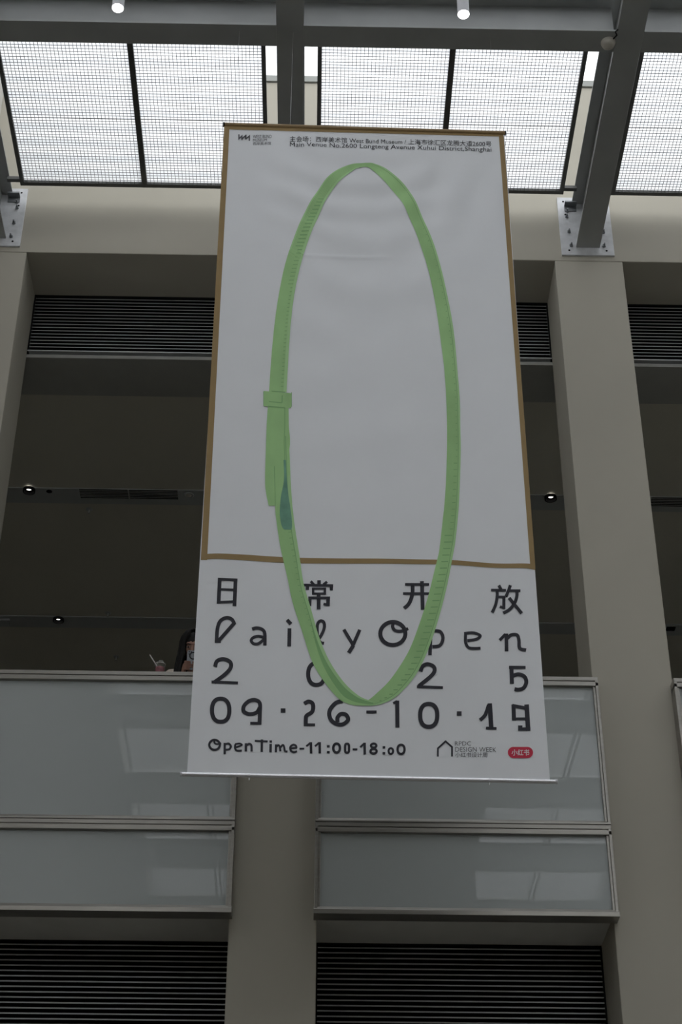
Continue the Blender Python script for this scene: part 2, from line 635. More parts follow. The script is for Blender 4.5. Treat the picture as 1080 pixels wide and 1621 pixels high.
def make_louvre(cx, z0, z1, label, group, rail):
    r = thing('louvre_grille', label, 'louvre', (cx, BY, z0), group)
    x0, x1 = cx-PITCHX/2+HW, cx+PITCHX/2-HW
    mb = MB()
    n = int((z1-z0-0.03)/SP)
    for i in range(n):
        z = z1-0.035-i*SP
        y = BY+0.018
        mb.prism([(y-0.012, z-0.0035), (y-0.012, z+0.0045), (y-0.008, z+0.0055), (y+0.002, z+0.012),
                  (y+0.002, z+0.010), (y-0.009, z-0.0025)], x0+0.012, x1-0.012)
    obj('slats', mb, SLAT, r)
    obj('backing', MB().box(x0, x1, BY+0.055, BY+0.07, z0, z1), BLACK, r)
    f = MB()
    f.box(x0, x0+0.012, BY, BY+0.05, z0, z1).box(x1-0.012, x1, BY, BY+0.05, z0, z1)
    f.box(x0, x1, BY, BY+0.05, z1-0.012, z1)
    obj('side_frame', f, DARKM, r)
    if rail:
        obj('bottom_rail', MB().box(x0+0.002, x1-0.002, BY-0.004, BY+0.05, z0+0.006, z0+0.018), SLAT, r)
    return r


g = 'dark louvre grilles above the gallery opening'
l0 = make_louvre(pcx[0], 11.585, LZ, 'upper dark louvre grille left of the banner', g, True)
place_copy(l0, (pcx[1], BY, 11.585), 'upper dark louvre grille behind the banner, left of the right column')
place_copy(l0, (pcx[2], BY, 11.585), 'upper dark louvre grille right of the right column')
g = 'black louvre grilles below the glass parapet'
l1 = make_louvre(pcx[0], 4.4, SZ, 'lower black louvre grille at bottom left, under the left parapet', g, False)
place_copy(l1, (pcx[1], BY, 4.4), 'lower black louvre grille at bottom, between the middle and right columns')
place_copy(l1, (pcx[2], BY, 4.4), 'lower black louvre grille right of the right column')
lx = (COLS[1]+COLS[2])/2
g = 'dark louvre grilles above the gallery opening'
place_copy(l0, (lx, BY, 11.585), 'upper dark louvre grille in the bay left of the left column')
place_copy(l1, (lx, BY, 4.4), 'lower black louvre grille in the bay left of the left column')
mb = MB()
mb.box(XL, XR, BY, BY+0.1, 0, 4.4)
struct('wall_low', mb, WALL)

# ------------------------------------------------------------------ glass parapets
GYF = 11.37          # front of the frames


def make_parapet(cx, ztop, zbot, label, group, cap, low):
    x0, x1 = cx-1.06, cx+1.06
    r = thing('parapet_glass_panel', label, 'glass parapet', (cx, GYF, zbot), group)
    fw = 0.040
    yb = FY-0.005
    f = MB()
    f.box(x0, x1, GYF, yb, ztop-0.032, ztop)                      # top member, with a shadow groove
    f.box(x0+0.004, x1-0.004, GYF+0.008, yb, ztop-0.046, ztop-0.032)
    f.box(x0, x1, GYF, yb, ztop-0.075, ztop-0.046)
    obj('top_rail', f, FRAME, r, bevel=0.002)
    f = MB()
    if low:
        f.prism([(GYF-0.008, zbot-0.002), (GYF-0.008, zbot+0.03), (GYF+0.016, zbot+0.058), (yb, zbot+0.058), (yb, zbot-0.002)], x0-0.004, x1+0.004)
    else:
        f.prism([(GYF-0.004, zbot), (GYF-0.004, zbot+0.012), (GYF+0.016, zbot+0.036), (yb, zbot+0.036), (yb, zbot)], x0, x1)
    obj('bottom_rail', f, FRAME, r, bevel=0.002)
    for o0, o1, i0, i1 in ((x0, x0+fw*0.55, x0+fw*0.55, x0+fw), (x1-fw*0.55, x1, x1-fw, x1-fw*0.55)):
        s = MB().box(o0, o1, GYF, yb, zbot+0.005, ztop-0.03)
        s.box(i0, i1, GYF+0.012, yb, zbot+0.01, ztop-0.06)
        obj('side_post', s, FRAME, r, bevel=0.002)
    obj('glass_pane', MB().box(x0+fw*0.9, x1-fw*0.9, GYF+0.034, GYF+0.05, zbot+0.02, ztop-0.06), PANE, r)
    if cap:
        obj('handrail', MB().box(x0, x1, GYF+0.02, FY+0.06, ztop, ztop+0.004), FRAME, r)
    return r


g = 'tall upper panes of the glass parapet'
lab = ['upper frosted glass parapet pane at left, under the person with the phone',
       'upper frosted glass parapet pane right of the banner, left of the right column',
       'upper frosted glass parapet pane cut by the right photo edge']
u0 = make_parapet(pcx[0], 7.903, 6.700, lab[0], g, True, False)
for k in (1, 2):
    place_copy(u0, (pcx[k], GYF, 6.700), lab[k])
g = 'low panes over the slab edge'
lab = ['lower frosted glass parapet pane at left, below the taller left pane',
       'lower frosted glass parapet pane between the middle and right columns',
       'lower frosted glass parapet pane cut by the right photo edge']
u1 = make_parapet(pcx[0], 6.698, 6.012, lab[0], g, False, True)
for k in (1, 2):
    place_copy(u1, (pcx[k], GYF, 6.012), lab[k])

place_copy(u0, (lx, GYF, 6.700), 'upper frosted glass parapet pane in the bay left of the left column')
place_copy(u1, (lx, GYF, 6.012), 'lower frosted glass parapet pane in the bay left of the left column')

# ------------------------------------------------------------------ gallery ceiling fittings


def make_downlight(px, py, label, rr=0.062):
    p = at(px, py, Z=CZ-0.03)
    r = thing('downlight', label, 'downlight', (p.x, p.y, CZ-0.045), 'small gallery downlights')
    c = (p.x, p.y, CZ)
    obj('trim_ring', MB().lathe([(rr*0.8, -0.012), (rr*0.84, -0.045), (rr, -0.042), (rr, -0.012)], c, 24), DARKM, r, smooth=False)
    obj('reflector', MB().lathe([(rr*0.8, -0.040), (rr*0.78, -0.013), (0.0, -0.0125)], c, 24), DARKM, r)
    obj('lit_lamp', MB().lathe([(0.0, -0.019), (rr*0.42, -0.019), (rr*0.42, -0.0126), (0, -0.0126)], (p.x, p.y-0.018, CZ), 16), LAMPS, r)
    return r


make_downlight(46, 777, 'lit round downlight left of the long ceiling grille')
make_downlight(872, 789, 'lit round downlight between the banner and the right column')
make_downlight(92.5, 982, 'lit round downlight in the farther ceiling strip at left')

p = at(78, 778, Z=CZ-0.012)
tag(obj('ceiling_hole', MB().lathe([(0, -0.004), (0.022, -0.004), (0.030, -0.002), (0.030, 0.0)], (p.x, p.y, CZ-0.012), 20), HOLE),
    'small dark round hole beside the left downlight', 'ceiling fitting')
p = at(299, 784, Z=CZ-0.012)
r = thing('ceiling_speaker', 'small round grey ceiling fitting right of the long grille', 'ceiling fitting', (p.x, p.y, CZ-0.02))
obj('ring', MB().lathe([(0.030, -0.004), (0.045, -0.010), (0.052, -0.004), (0.052, 0.0)], (p.x, p.y, CZ-0.012), 24), STRIP, r, smooth=True)
obj('cover', MB().lathe([(0.0, -0.012), (0.018, -0.011), (0.030, -0.004)], (p.x, p.y, CZ-0.012), 24), CEILP, r, smooth=True)


def make_sprinkler(px, py, label):
    p = at(px, py, Z=CZ-0.02)
    r = thing('sprinkler_head', label, 'sprinkler', (p.x, p.y, CZ-0.04), 'ceiling sprinkler heads')
    obj('rosette', MB().lathe([(0.0, -0.006), (0.03, -0.005), (0.036, 0.0)], (p.x, p.y, CZ), 20), STRIP, r, smooth=True)
    obj('nozzle', MB().lathe([(0.0, -0.045), (0.014, -0.045), (0.014, -0.041), (0.006, -0.04), (0.006, -0.005)], (p.x, p.y, CZ), 12), STRIP, r)


make_sprinkler(141, 809, 'small sprinkler head just below the long ceiling grille')
make_sprinkler(171, 973, 'small sprinkler head right of the farther downlight')
make_sprinkler(184, 1042, 'small sprinkler head low in the dark, above the left parapet rail')


def make_grille(px, py, wd, label):
    p = at(px, py, Z=CZ-0.012)
    r = thing('ceiling_grille', label, 'air grille', (p.x, p.y, CZ-0.012), 'slotted air grilles in the ceiling strip')
    z = CZ-0.012
    dp = 0.165
    x0, x1 = p.x-wd/2, p.x+wd/2
    obj('backing', MB().box(x0, x1, p.y-dp/2, p.y+dp/2, z-0.002, z), BLACK, r)
    b = MB()
    for i in range(7):
        y = p.y-dp/2+dp*i/6
        b.box(x0, x1, y-0.0035, y+0.0035, z-0.005, z-0.002)
    obj('slats', b, STRIP, r)
    e = MB()
    for x in (x0, p.x, x1):
        e.box(x-0.006, x+0.006, p.y-dp/2-0.004, p.y+dp/2+0.004, z-0.006, z-0.002)
    obj('frame', e, STRIP, r)
    return r


make_grille(204, 782, 1.0, 'long slotted ceiling grille in the left bay beside the downlight')
make_grille(1107, 795, 1.0, 'long slotted ceiling grille right of the right column')
p = at(1062, 995, Z=CZ-0.012)
tag(obj('ceiling_vent', MB().box(p.x-0.05, p.x+0.05, p.y-0.04, p.y+0.04, CZ-0.02, CZ-0.012), BLACK),
    'small dark square vent beyond the right column', 'air vent')
p = at(8, 983, Z=CZ-0.012)
tag(obj('ceiling_box', MB().box(p.x-0.06, p.x+0.06, p.y-0.06, p.y+0.06, CZ-0.04, CZ-0.012), STRIP, bevel=0.006),
    'small square grey ceiling fitting at the left photo edge', 'ceiling fitting')

# ------------------------------------------------------------------ banner
BP = Vector((0.3, 9.08, 0))                        # a point of the banner plane
BA = math.radians(1.05)
BX = Vector((math.cos(BA), math.sin(BA), 0))       # along its width
BN = Vector((math.sin(BA), -math.cos(BA), 0))      # out of its face, towards the hall


def buv(px, py):
    d = ray(px, py)
    t = (BP-CAM).dot(BN)/d.dot(BN)
    q = CAM+d*t
    return (q-BP).dot(BX), q.z


U0 = 0.5*(buv(355, 204)[0]+buv(300, 1222)[0])
U1 = 0.5*(buv(797, 212)[0]+buv(873, 1236)[0])
V0 = 0.5*(buv(300, 1223)[1]+buv(873, 1236)[1])
V1 = 0.5*(buv(355, 198)[1]+buv(797, 209)[1])
BW, BH = U1-U0, V1-V0


def sm(a, b, x):
    t = min(1, max(0, (x-a)/(b-a)))
    return t*t*(3-2*t)


def fold(u, v):
    """gentle hanging creases of the cloth, metres out of its plane"""
    s = (u-U0)/BW
    t = (V1-v)/BH
    d = 0.0
    # slack folds sagging under the middle of the top bar
    c = t - 0.10*(1-((s-0.44)/0.5)**2) + 0.006*math.sin(s*11)
    d += 0.0058*math.sin(c*115 + 2.2*math.sin(s*5.0))*math.exp(-((t-0.13)/0.07)**2)*sm(0.02, 0.3, s)*sm(0.9, 0.6, s)
    d += 0.0060*math.sin(c*68+1 + 1.5*math.sin(s*7.0))*math.exp(-((t-0.30)/0.14)**2)*sm(0.2, 0.4, s)*sm(0.9, 0.6, s)
    # diagonal pulls from the upper right corner and the upper left corner
    q = (s-0.86) + 0.75*t
    d += 0.022*math.sin(q*40)*math.exp(-(q/0.20)**2)*math.exp(-t/0.16)*sm(0.03, 0.12, t)
    q = (0.16-s) + 1.0*t
    d += 0.009*math.sin(q*40+0.6)*math.exp(-(q/0.16)**2)*math.exp(-t/0.12)*sm(0.0, 0.05, t)
    # long soft waves down the sheet
    d += 0.010*math.sin(s*9.0+t*2.0+0.4)*sm(0, 0.3, t)*sm(1.02, 0.8, t)
    d += 0.0060*math.sin(s*24.0-t*5.0)*sm(0.05, 0.4, t)*sm(1.02, 0.9, t)*sm(0.45, 0.9, s)
    d += 0.0042*math.sin((t*1.0+0.22*s)*60 + 2*math.sin(s*6))*sm(0.28, 0.4, t)*sm(0.75, 0.5, t)*math.exp(-((s-0.5)/0.22)**2)
    # packing crease across
    d += 0.0045*math.exp(-((t-0.243)/0.0025)**2)*sm(0.18, 0.3, s)*sm(0.62, 0.45, s)
    return d


def bpt(u, v, off=0.0):
    return Vector((BP.x, BP.y, 0)) + BX*u + Vector((0, 0, v)) + BN*(fold(u, v)+off)


bloc = bpt((U0+U1)/2, V0) - BN*fold((U0+U1)/2, V0)
ban = thing('hanging_banner', 'tall white exhibition banner printed with a long green loop, hanging before the facade', 'banner', bloc)
NU, NV = 150, 380
mb = MB()
vs = [bpt(U0+BW*i/NU, V0+BH*j/NV) for j in range(NV+1) for i in range(NU+1)]
mb.add(vs, [(j*(NU+1)+i, j*(NU+1)+i+1, (j+1)*(NU+1)+i+1, (j+1)*(NU+1)+i) for j in range(NV) for i in range(NU)])
cloth = obj('banner_cloth', mb, CLOTH, ban, smooth=True)

LAYER = {}


def ribbon(mb, A, B, off, sub=1):
    """strip between two equally long lists of photo points on the cloth"""
    n = len(A)
    vs = []
    for i in range(n):
        for k in range(sub+1):
            t = k/sub
            u, v = buv(A[i][0]*(1-t)+B[i][0]*t, A[i][1]*(1-t)+B[i][1]*t)
            vs.append(bpt(u, v, off))
    fs = [(i*(sub+1)+k, i*(sub+1)+k+1, (i+1)*(sub+1)+k+1, (i+1)*(sub+1)+k) for i in range(n-1) for k in range(sub)]
    mb.add(vs, fs)


def cr(pts, n=6, closed=False):
    """Catmull-Rom through points"""
    P = [Vector((a, b)) for a, b in pts]
    out = []
    m_ = len(P)
    rng = range(m_ if closed else m_-1)
    for i in rng:
        if closed:
            p0, p1, p2, p3 = P[(i-1) % m_], P[i], P[(i+1) % m_], P[(i+2) % m_]
        else:
            p0, p1, p2, p3 = P[max(i-1, 0)], P[i], P[i+1], P[min(i+2, m_-1)]
        for k in range(n):
            t = k/n
            out.append(0.5*((2*p1)+(p2-p0)*t+(2*p0-5*p1+4*p2-p3)*t*t+(3*p1-p0-3*p2+p3)*t**3))
    if not closed:
        out.append(P[-1])
    return [(q.x, q.y) for q in out]


def dens(pts, step=3.0):
    out = []
    for a, b in zip(pts[:-1], pts[1:]):
        n = max(1, int(math.hypot(b[0]-a[0], b[1]-a[1])/step))
        for k in range(n):
            t = k/n
            out.append((a[0]+(b[0]-a[0])*t, a[1]+(b[1]-a[1])*t))
    out.append(pts[-1])
    return out


def stroke(mb, pts, w, off=0.003, closed=False, tf=(0, 0, 1)):
    """pen stroke of constant width, mitred, in photo coordinates (tf = origin x, y, zoom)"""
    ox, oy, s = tf
    P = [Vector((ox+a/s, oy+b/s)) for a, b in pts]
    w = w/s
    n = len(P)
    A, B = [], []
    for i in range(n):
        if closed:
            d0 = (P[i]-P[i-1]).normalized()
            d1 = (P[(i+1) % n]-P[i]).normalized()
        else:
            d0 = (P[i]-P[i-1]).normalized() if i else (P[1]-P[0]).normalized()
            d1 = (P[i+1]-P[i]).normalized() if i < n-1 else d0
        tv = (d0+d1)
        tv = tv.normalized() if tv.length > 1e-6 else d0
        nv = Vector((-tv.y, tv.x))
        c = max(0.45, nv.dot(Vector((-d0.y, d0.x))))
        A.append(P[i]+nv*(w/2/c))
        B.append(P[i]-nv*(w/2/c))
    if closed:
        A.append(A[0])
        B.append(B[0])
    ribbon(mb, [tuple(a) for a in A], [tuple(b) for b in B], off)


def ellipse(c, rx, ry, n=40, pw=1.0):
    out = []
    for k in range(n):
        t = 2*PI*k/n
        a, b = math.cos(t), math.sin(t)
        out.append((c[0]+rx*math.copysign(abs(a)**pw, a), c[1]+ry*math.copysign(abs(b)**pw, b)))
    return out


# gold border
mb = MB()
T0, T1 = (355, 197), (797, 208.5)


def edge_l(y):
    return 355+(300-355)*(y-200)/1022.0


def edge_r(y):
    return 797+(873-797)*(y-210)/1026.0


ys = [197+(888-197)*k/90 for k in range(91)]
ribbon(mb, [(edge_l(y), y) for y in ys], [(edge_l(y)+8.5+1.5*(y-197)/690, y) for y in ys], 0.0020, 2)
ys = [209+(899-209)*k/90 for k in range(91)]
ribbon(mb, [(edge_r(y)-7.5-0.5*(y-209)/690, y) for y in ys], [(edge_r(y), y) for y in ys], 0.0020, 2)
n = 60
ribbon(mb, [(355+442*k/n, 197+11.5*k/n) for k in range(n+1)], [(355+442*k/n, 205+11.5*k/n) for k in range(n+1)], 0.0021, 2)
up = dens(cr([(319.5, 879), (345, 877.5), (390, 878.5), (447, 881), (560, 884), (700, 888), (790, 891), (830, 891.5), (847, 893)], 8), 4)
lo = dens(cr([(318.5, 888), (345, 886), (390, 887.5), (447, 890), (560, 892), (700, 895.5), (790, 898), (830, 899), (848, 902)], 8), 4)
n = min(len(up), len(lo))
ribbon(mb, [up[int(k*(len(up)-1)/(n-1))] for k in range(n)], [lo[int(k*(len(lo)-1)/(n-1))] for k in range(n)], 0.0022, 2)
b_ = obj('gold_border', mb, GOLD, ban)
b_['label'] = 'golden brown printed border'

# green loop, each half as a strip between its outer and inner outline


def resample(pts, n):
    P = cr(pts, 10)
    L = [0]
    for a, b in zip(P[:-1], P[1:]):
        L.append(L[-1]+math.hypot(b[0]-a[0], b[1]-a[1]))
    out = []
    j = 0
    for k in range(n):
        t = L[-1]*k/(n-1)
        while j < len(L)-2 and L[j+1] < t:
            j += 1
        q = (t-L[j])/max(1e-9, L[j+1]-L[j])
        out.append((P[j][0]+(P[j+1][0]-P[j][0])*q, P[j][1]+(P[j+1][1]-P[j][1])*q))
    return out


LO1 = [(575, 258.5), (562, 258.8), (550, 261.5), (533, 269.6), (513.6, 287), (497.5, 310), (479, 343.7), (463, 383), (449.4, 427.6),
       (438.3, 487), (431, 551), (426, 621)]
LI1 = [(579, 263.5), (570, 265), (560.5, 268.4), (538.3, 287), (518.5, 311.6), (503.7, 343.7), (489, 378), (476.5, 417.8), (466.7, 462),
       (460.5, 511.6), (456.3, 573), (453.8, 621)]
LO2 = [(424.4, 640), (422.4, 672), (421, 712), (420, 768), (425.6, 800.5)]
LI2 = [(457, 640), (457.4, 672), (458, 712), (440, 768), (436, 800.5)]
LO3 = [(434, 690), (434.5, 740), (435.6, 800.6), (437.7, 824), (443, 860), (447.2, 880), (455.6, 916), (464, 955), (477.8, 996.7), (494.4, 1046.7), (514, 1080),
       (536, 1106), (550, 1114), (566, 1117.5), (590, 1118)]
LI3 = [(457.4, 690), (459.6, 744), (461.7, 784), (465.7, 824), (470.5, 856), (474.4, 880), (480.6, 921.7), (491.7, 960.5), (505.5, 1007.8), (522, 1046.7),
       (544.4, 1080), (566.7, 1101), (583, 1109), (592, 1112)]
RO = [(572, 258.5), (582, 258), (592, 259), (614, 268.4), (639, 292), (658.8, 321.5), (676, 361), (691, 400.5), (705.7, 457), (718, 524), (724, 585.7),
      (728, 635), (728.6, 672), (729.4, 712), (728.2, 760), (725.8, 808.5), (721, 856.6), (717, 880), (708, 927), (695, 978), (678.5, 1028),
      (658, 1069.6), (631, 1100.7), (610, 1113), (592.6, 1117.6), (570, 1117.6)]
RI = [(572, 263), (578, 264), (587, 267), (607, 285.7), (629, 310.4), (644, 336), (661, 375.8), (676, 422.7), (688.4, 477), (697, 536), (703.2, 585.7),
      (706.7, 640), (707.7, 688), (707, 736), (704.2, 792), (700, 832.5), (695.4, 872.6), (694, 880), (687.4, 906.7), (677, 948), (663.7, 989.6),
      (646, 1034), (619, 1075.6), (595.6, 1099), (583, 1109), (572, 1113)]
lp = MB()
for A, B, n in ((LO1, LI1, 130), (LO2, LI2, 50), (LO3, LI3, 150), (RO, RI, 280)):
    ribbon(lp, resample(A, n), resample(B, n), 0.0036, 2)
ribbon(lp, [(417.5+k*0, 620+k*2.4) for k in range(11)], [(462-k*0.12, 622.5+k*2.3) for k in range(11)], 0.0044, 4)
loop = obj('printed_green_loop', lp, GREEN, ban)
loop['label'] = 'long printed green loop with a buckle on its left side'


def mix(A, B, t):
    return [(a[0]+(b[0]-a[0])*t, a[1]+(b[1]-a[1])*t) for a, b in zip(A, B)]


dk, lt = MB(), MB()
a, b = resample(RO, 280), resample(RI, 280)
ribbon(lt, mix(a, b, 0.0), mix(a, b, 0.14), 0.0042)
ribbon(dk, mix(a, b, 0.15), mix(a, b, 0.19), 0.0043)
for k in range(44, 272, 3):
    wd = 0.10 if k < 150 else (0.25 if k < 185 else 0.55)
    q = mix(a, b, 0.24)[k]
    q2 = mix(a, b, 0.24+wd)[k]
    stroke(dk, [q, (q2[0], q[1]+0.3)], 1.1 if k < 185 else 1.7, 0.0044)
a, b = resample(LO1, 130), resample(LI1, 130)
ribbon(lt, mix(a, b, 0.82), mix(a, b, 1.0), 0.0042)
ribbon(lt, mix(a, b, 0.0)[:60], mix(a, b, 0.10)[:60], 0.0042)
for k in range(28, 128, 2):
    wd = 0.6 if k < 55 else (0.35 if k < 75 else 0.14)
    q = mix(a, b, 0.80)[k]
    q2 = mix(a, b, 0.80-wd)[k]
    stroke(dk, [q, (q2[0], q[1]+0.3)], 1.7 if k < 60 else 1.1, 0.0044)
a, b = resample(LO3, 150), resample(LI3, 150)
ribbon(lt, mix(a, b, 0.80)[20:], mix(a, b, 1.0)[20:], 0.0042)
ribbon(dk, mix(a, b, 0.75), mix(a, b, 0.80), 0.0043)
tp = [0.74-0.42*min(1, k/40) for k in range(55)]
ribbon(dk, [mix([a[95+k]], [b[95+k]], tp[k])[0] for k in range(55)], mix(a, b, 0.76)[95:150], 0.0040)
for k in range(45, 110, 3):
    q = mix(a, b, 0.74)[k]
    q2 = mix(a, b, 0.58)[k]
    stroke(dk, [q, (q2[0], q[1]+0.6)], 1.1, 0.0044)
stroke(dk, [(426, 636.5), (446, 638)], 1.6, 0.0050)
stroke(dk, [(424.5, 644), (451, 645.5)], 1.8, 0.0050)
stroke(dk, [(447, 626), (446.5, 638)], 1.6, 0.0050)
stroke(dk, dens([(434.5, 738), (436, 801)], 6), 1.0, 0.0046)
stroke(dk, dens([(451, 645), (451, 672), (450, 700), (451, 730)], 6), 1.3, 0.0046)
stroke(dk, [(430, 620), (452, 621)], 1.4, 0.0050)
for s_ in (417.5, 461.5):
    stroke(dk, [(s_, 621), (s_, 643.5)], 0.9, 0.0050)
o_ = obj('loop_dark_marks', dk, GREEND, ban)
o_['label'] = 'darker green stitch marks and lines printed on the loop'
o_ = obj('loop_pale_edges', lt, GREENL, ban)
o_['label'] = 'paler green edges printed on the loop'
tl = MB()
ribbon(tl, resample([(449, 728), (449.5, 760), (445, 785), (443, 812), (446, 832), (450, 838)], 30),
       resample([(452.5, 728), (454.5, 760), (457, 785), (461, 812), (462.5, 832), (461, 838)], 30), 0.0048, 2)
o_ = obj('loop_teal_patch', tl, TEAL, ban)
o_['label'] = 'dark teal patch printed low on the left of the loop'

# ---- lettering, drawn as pen strokes
Z1, Z2, Z3 = (320, 900, 4.696), (530, 900, 6.353), (630, 900, 4.696)
Z4, Z5, Z6 = (320, 1030, 4.0), (590, 1040, 4.0), (320, 1160, 6.353)
Z7, Z8, ZL = (480, 1160, 6.0), (680, 1160, 6.0), (370, 200, 4.909)


def glyphs(name, material, items, label=None, off=0.0030):
    """strokes that share a stretch of the line make one printed character, each a mesh of its own"""
    rows = []
    for it in items:
        tf, w, pts = it[0], it[1], it[2]
        mode = it[3] if len(it) > 3 else ''
        if 's' in mode:
            pts = cr(pts, 8)
        xs = [tf[0]+p[0]/tf[2] for p in pts]
        h = w/tf[2]*0.35
        rows.append([min(xs)-h, max(xs)+h, [(pts, w, 'o' in mode, tf)]])
    rows.sort(key=lambda r: r[0])
    done = []
    for r in rows:
        if done and r[0] < done[-1][1]:
            done[-1][1] = max(done[-1][1], r[1])
            done[-1][2] += r[2]
        else:
            done.append(r)
    for r in done:
        mb = MB()
        for k, (pts, w, cl, tf) in enumerate(r[2]):
            stroke(mb, pts, w, off+0.00005*k, cl, tf)
        obj(name, mb, material, ban)


glyphs('chinese_character', INK, [
    (Z1, 28, [(132, 75), (123, 266)]), (Z1, 28, [(249, 78), (241, 283)]), (Z1, 21, [(118, 85), (263, 88)]),
    (Z1, 18, [(130, 160), (247, 162)]), (Z1, 20, [(110, 257), (240, 249)]),
    (Z1, 26, [(870, 83), (870, 116)]), (Z1, 20, [(808, 90), (832, 116)]), (Z1, 20, [(930, 95), (903, 116)]),
    (Z1, 20, [(755, 118), (975, 124)]), (Z1, 24, [(785, 112), (783, 154)]), (Z1, 24, [(963, 118), (961, 160)]),
    (Z1, 18, [(826, 138), (826, 191)]), (Z1, 18, [(913, 138), (913, 191)]), (Z1, 16, [(818, 146), (922, 146)]),
    (Z1, 17, [(818, 183), (922, 183)]), (Z1, 28, [(867, 185), (867, 300)]), (Z1, 20, [(790, 214), (952, 215)]),
    (Z1, 24, [(803, 214), (800, 275)]), (Z1, 27, [(938, 210), (935, 277)]), (Z1, 20, [(935, 268), (903, 260)]),
    (Z2, 27, [(707, 168), (948, 171)]), (Z2, 27, [(686, 260), (985, 264)]), (Z2, 38, [(876, 137), (884, 425)]),
    (Z2, 38, [(782, 175), (782, 250), (766, 318), (740, 370), (698, 409)], 's'),
    (Z3, 23, [(752, 120), (768, 150)]), (Z3, 20, [(694, 157), (805, 157)]),
    (Z3, 23, [(738, 160), (740, 200), (728, 265), (702, 324)], 's'), (Z3, 18, [(745, 206), (800, 206)]),
    (Z3, 23, [(790, 200), (789, 296)]), (Z3, 18, [(795, 290), (760, 277)]),
    (Z3, 23, [(838, 120), (826, 155), (804, 205)]), (Z3, 20, [(820, 160), (912, 162)]),
    (Z3, 24, [(886, 165), (885, 205), (868, 255), (830, 300), (785, 326)], 's'), (Z3, 24, [(828, 213), (922, 330)]),
], 'row of four black Chinese characters')

glyphs('title_letter', INK, [
    (Z1, 27, cr([(108, 545), (115, 450), (136, 395), (180, 370), (220, 380), (238, 410)], 8)+[(118, 548)]),
    (Z1, 20, [(94, 547), (140, 547)]),
    (Z1, 25, [(372, 450), (405, 441), (445, 450), (466, 480), (467, 570)], 's'),
    (Z1, 22, [(465, 512), (420, 502), (382, 512), (365, 535), (385, 558), (420, 556), (460, 525)], 's'),
    (Z1, 28, [(650, 440), (648, 575)]), (Z1, 26, [(632, 377), (661, 408)]),
    (Z1, 23, [(840, 560), (885, 495), (908, 440), (905, 397), (880, 386), (858, 415), (860, 500), (880, 545), (907, 553)], 's'),
    (Z2, 34, [(92, 612), (182, 765)]), (Z2, 34, [(252, 618), (183, 775)]), (Z2, 38, [(188, 775), (140, 850)]),
    (Z2, 41, ellipse((584, 662), 126, 116), 'o'),
    (Z2, 32, [(590, 550), (583, 595), (605, 630), (650, 640), (700, 630), (738, 612)], 's'),
    (Z3, 25, [(270, 470), (315, 478), (334, 525), (312, 578), (255, 588)], 's'), (Z3, 26, [(244, 470), (238, 650)]),
    (Z3, 22, cr([(503, 487), (503, 555), (525, 593), (570, 598), (615, 594)], 8)),
    (Z3, 22, [(492, 490), (560, 482), (612, 500), (585, 528), (515, 542)], 's'),
    (Z3, 22, [(758, 528), (802, 482)]), (Z3, 27, [(808, 478), (810, 610)]),
    (Z3, 25, [(815, 515), (845, 488), (888, 490), (902, 530), (908, 588), (955, 602)], 's'),
], 'black handwritten style words Daily Open')

glyphs('year_digit', INK, [
    (Z4, 25, [(82, 106), (95, 70), (135, 56), (178, 74), (180, 112), (142, 155), (78, 203)], 's'), (Z4, 18, [(60, 201), (228, 205)]),
    (Z4, 26, ellipse((725, 146), 53, 70, pw=0.9), 'o'),
    (Z5, 25, [(303, 97), (315, 65), (347, 50), (386, 66), (390, 98), (362, 132), (292, 188)], 's'), (Z5, 18, [(280, 191), (445, 198)]),
    (Z5, 20, [(865, 61), (970, 63)]), (Z5, 26, [(880, 55), (884, 166)]),
    (Z5, 25, [(885, 118), (925, 105), (963, 122), (974, 158), (957, 193), (925, 203), (900, 199)], 's'),
], 'black digits 2025')

glyphs('date_digit', INK, [
    (Z4, 26, ellipse((118, 379), 55, 73, pw=0.85), 'o'),
    (Z4, 25, [(365, 360), (345, 392), (300, 402), (264, 385), (266, 350), (300, 318), (340, 313), (366, 335), (366, 400), (363, 468)], 's'),
    (Z4, 18, [(305, 460), (376, 461)]), (Z4, 29, [(498, 379), (528, 379)]),
    (Z4, 26, [(648, 335), (672, 322), (696, 330), (704, 355), (696, 388), (662, 412), (657, 440), (657, 478)], 's'), (Z4, 18, [(645, 469), (716, 470)]),
    (Z4, 26, [(890, 319), (845, 333), (808, 380), (812, 430), (845, 463), (890, 468), (924, 440), (912, 408), (880, 402), (858, 425), (858, 455)], 's'),
    (Z4, 19, [(1040, 391), (1105, 391)]),
    (Z5, 26, [(155, 280), (157, 450)]), (Z5, 17, [(130, 298), (155, 285)]),
    (Z5, 27, ellipse((355, 372), 54, 72, pw=0.85), 'o'), (Z5, 28, [(533, 362), (563, 362)]),
    (Z5, 29, [(742, 294), (752, 458)]), (Z5, 23, [(680, 403), (712, 370), (735, 305)], 's'), (Z5, 18, [(718, 452), (785, 453)]),
    (Z5, 26, [(893, 297), (897, 400)]), (Z5, 22, [(885, 304), (985, 324)]), (Z5, 29, [(976, 298), (986, 466)]),
    (Z5, 18, [(890, 389), (980, 389)]), (Z5, 22, [(922, 455), (1000, 455)]), (Z5, 20, [(922, 441), (950, 441)]),
], 'black dates 09.26-10.19')

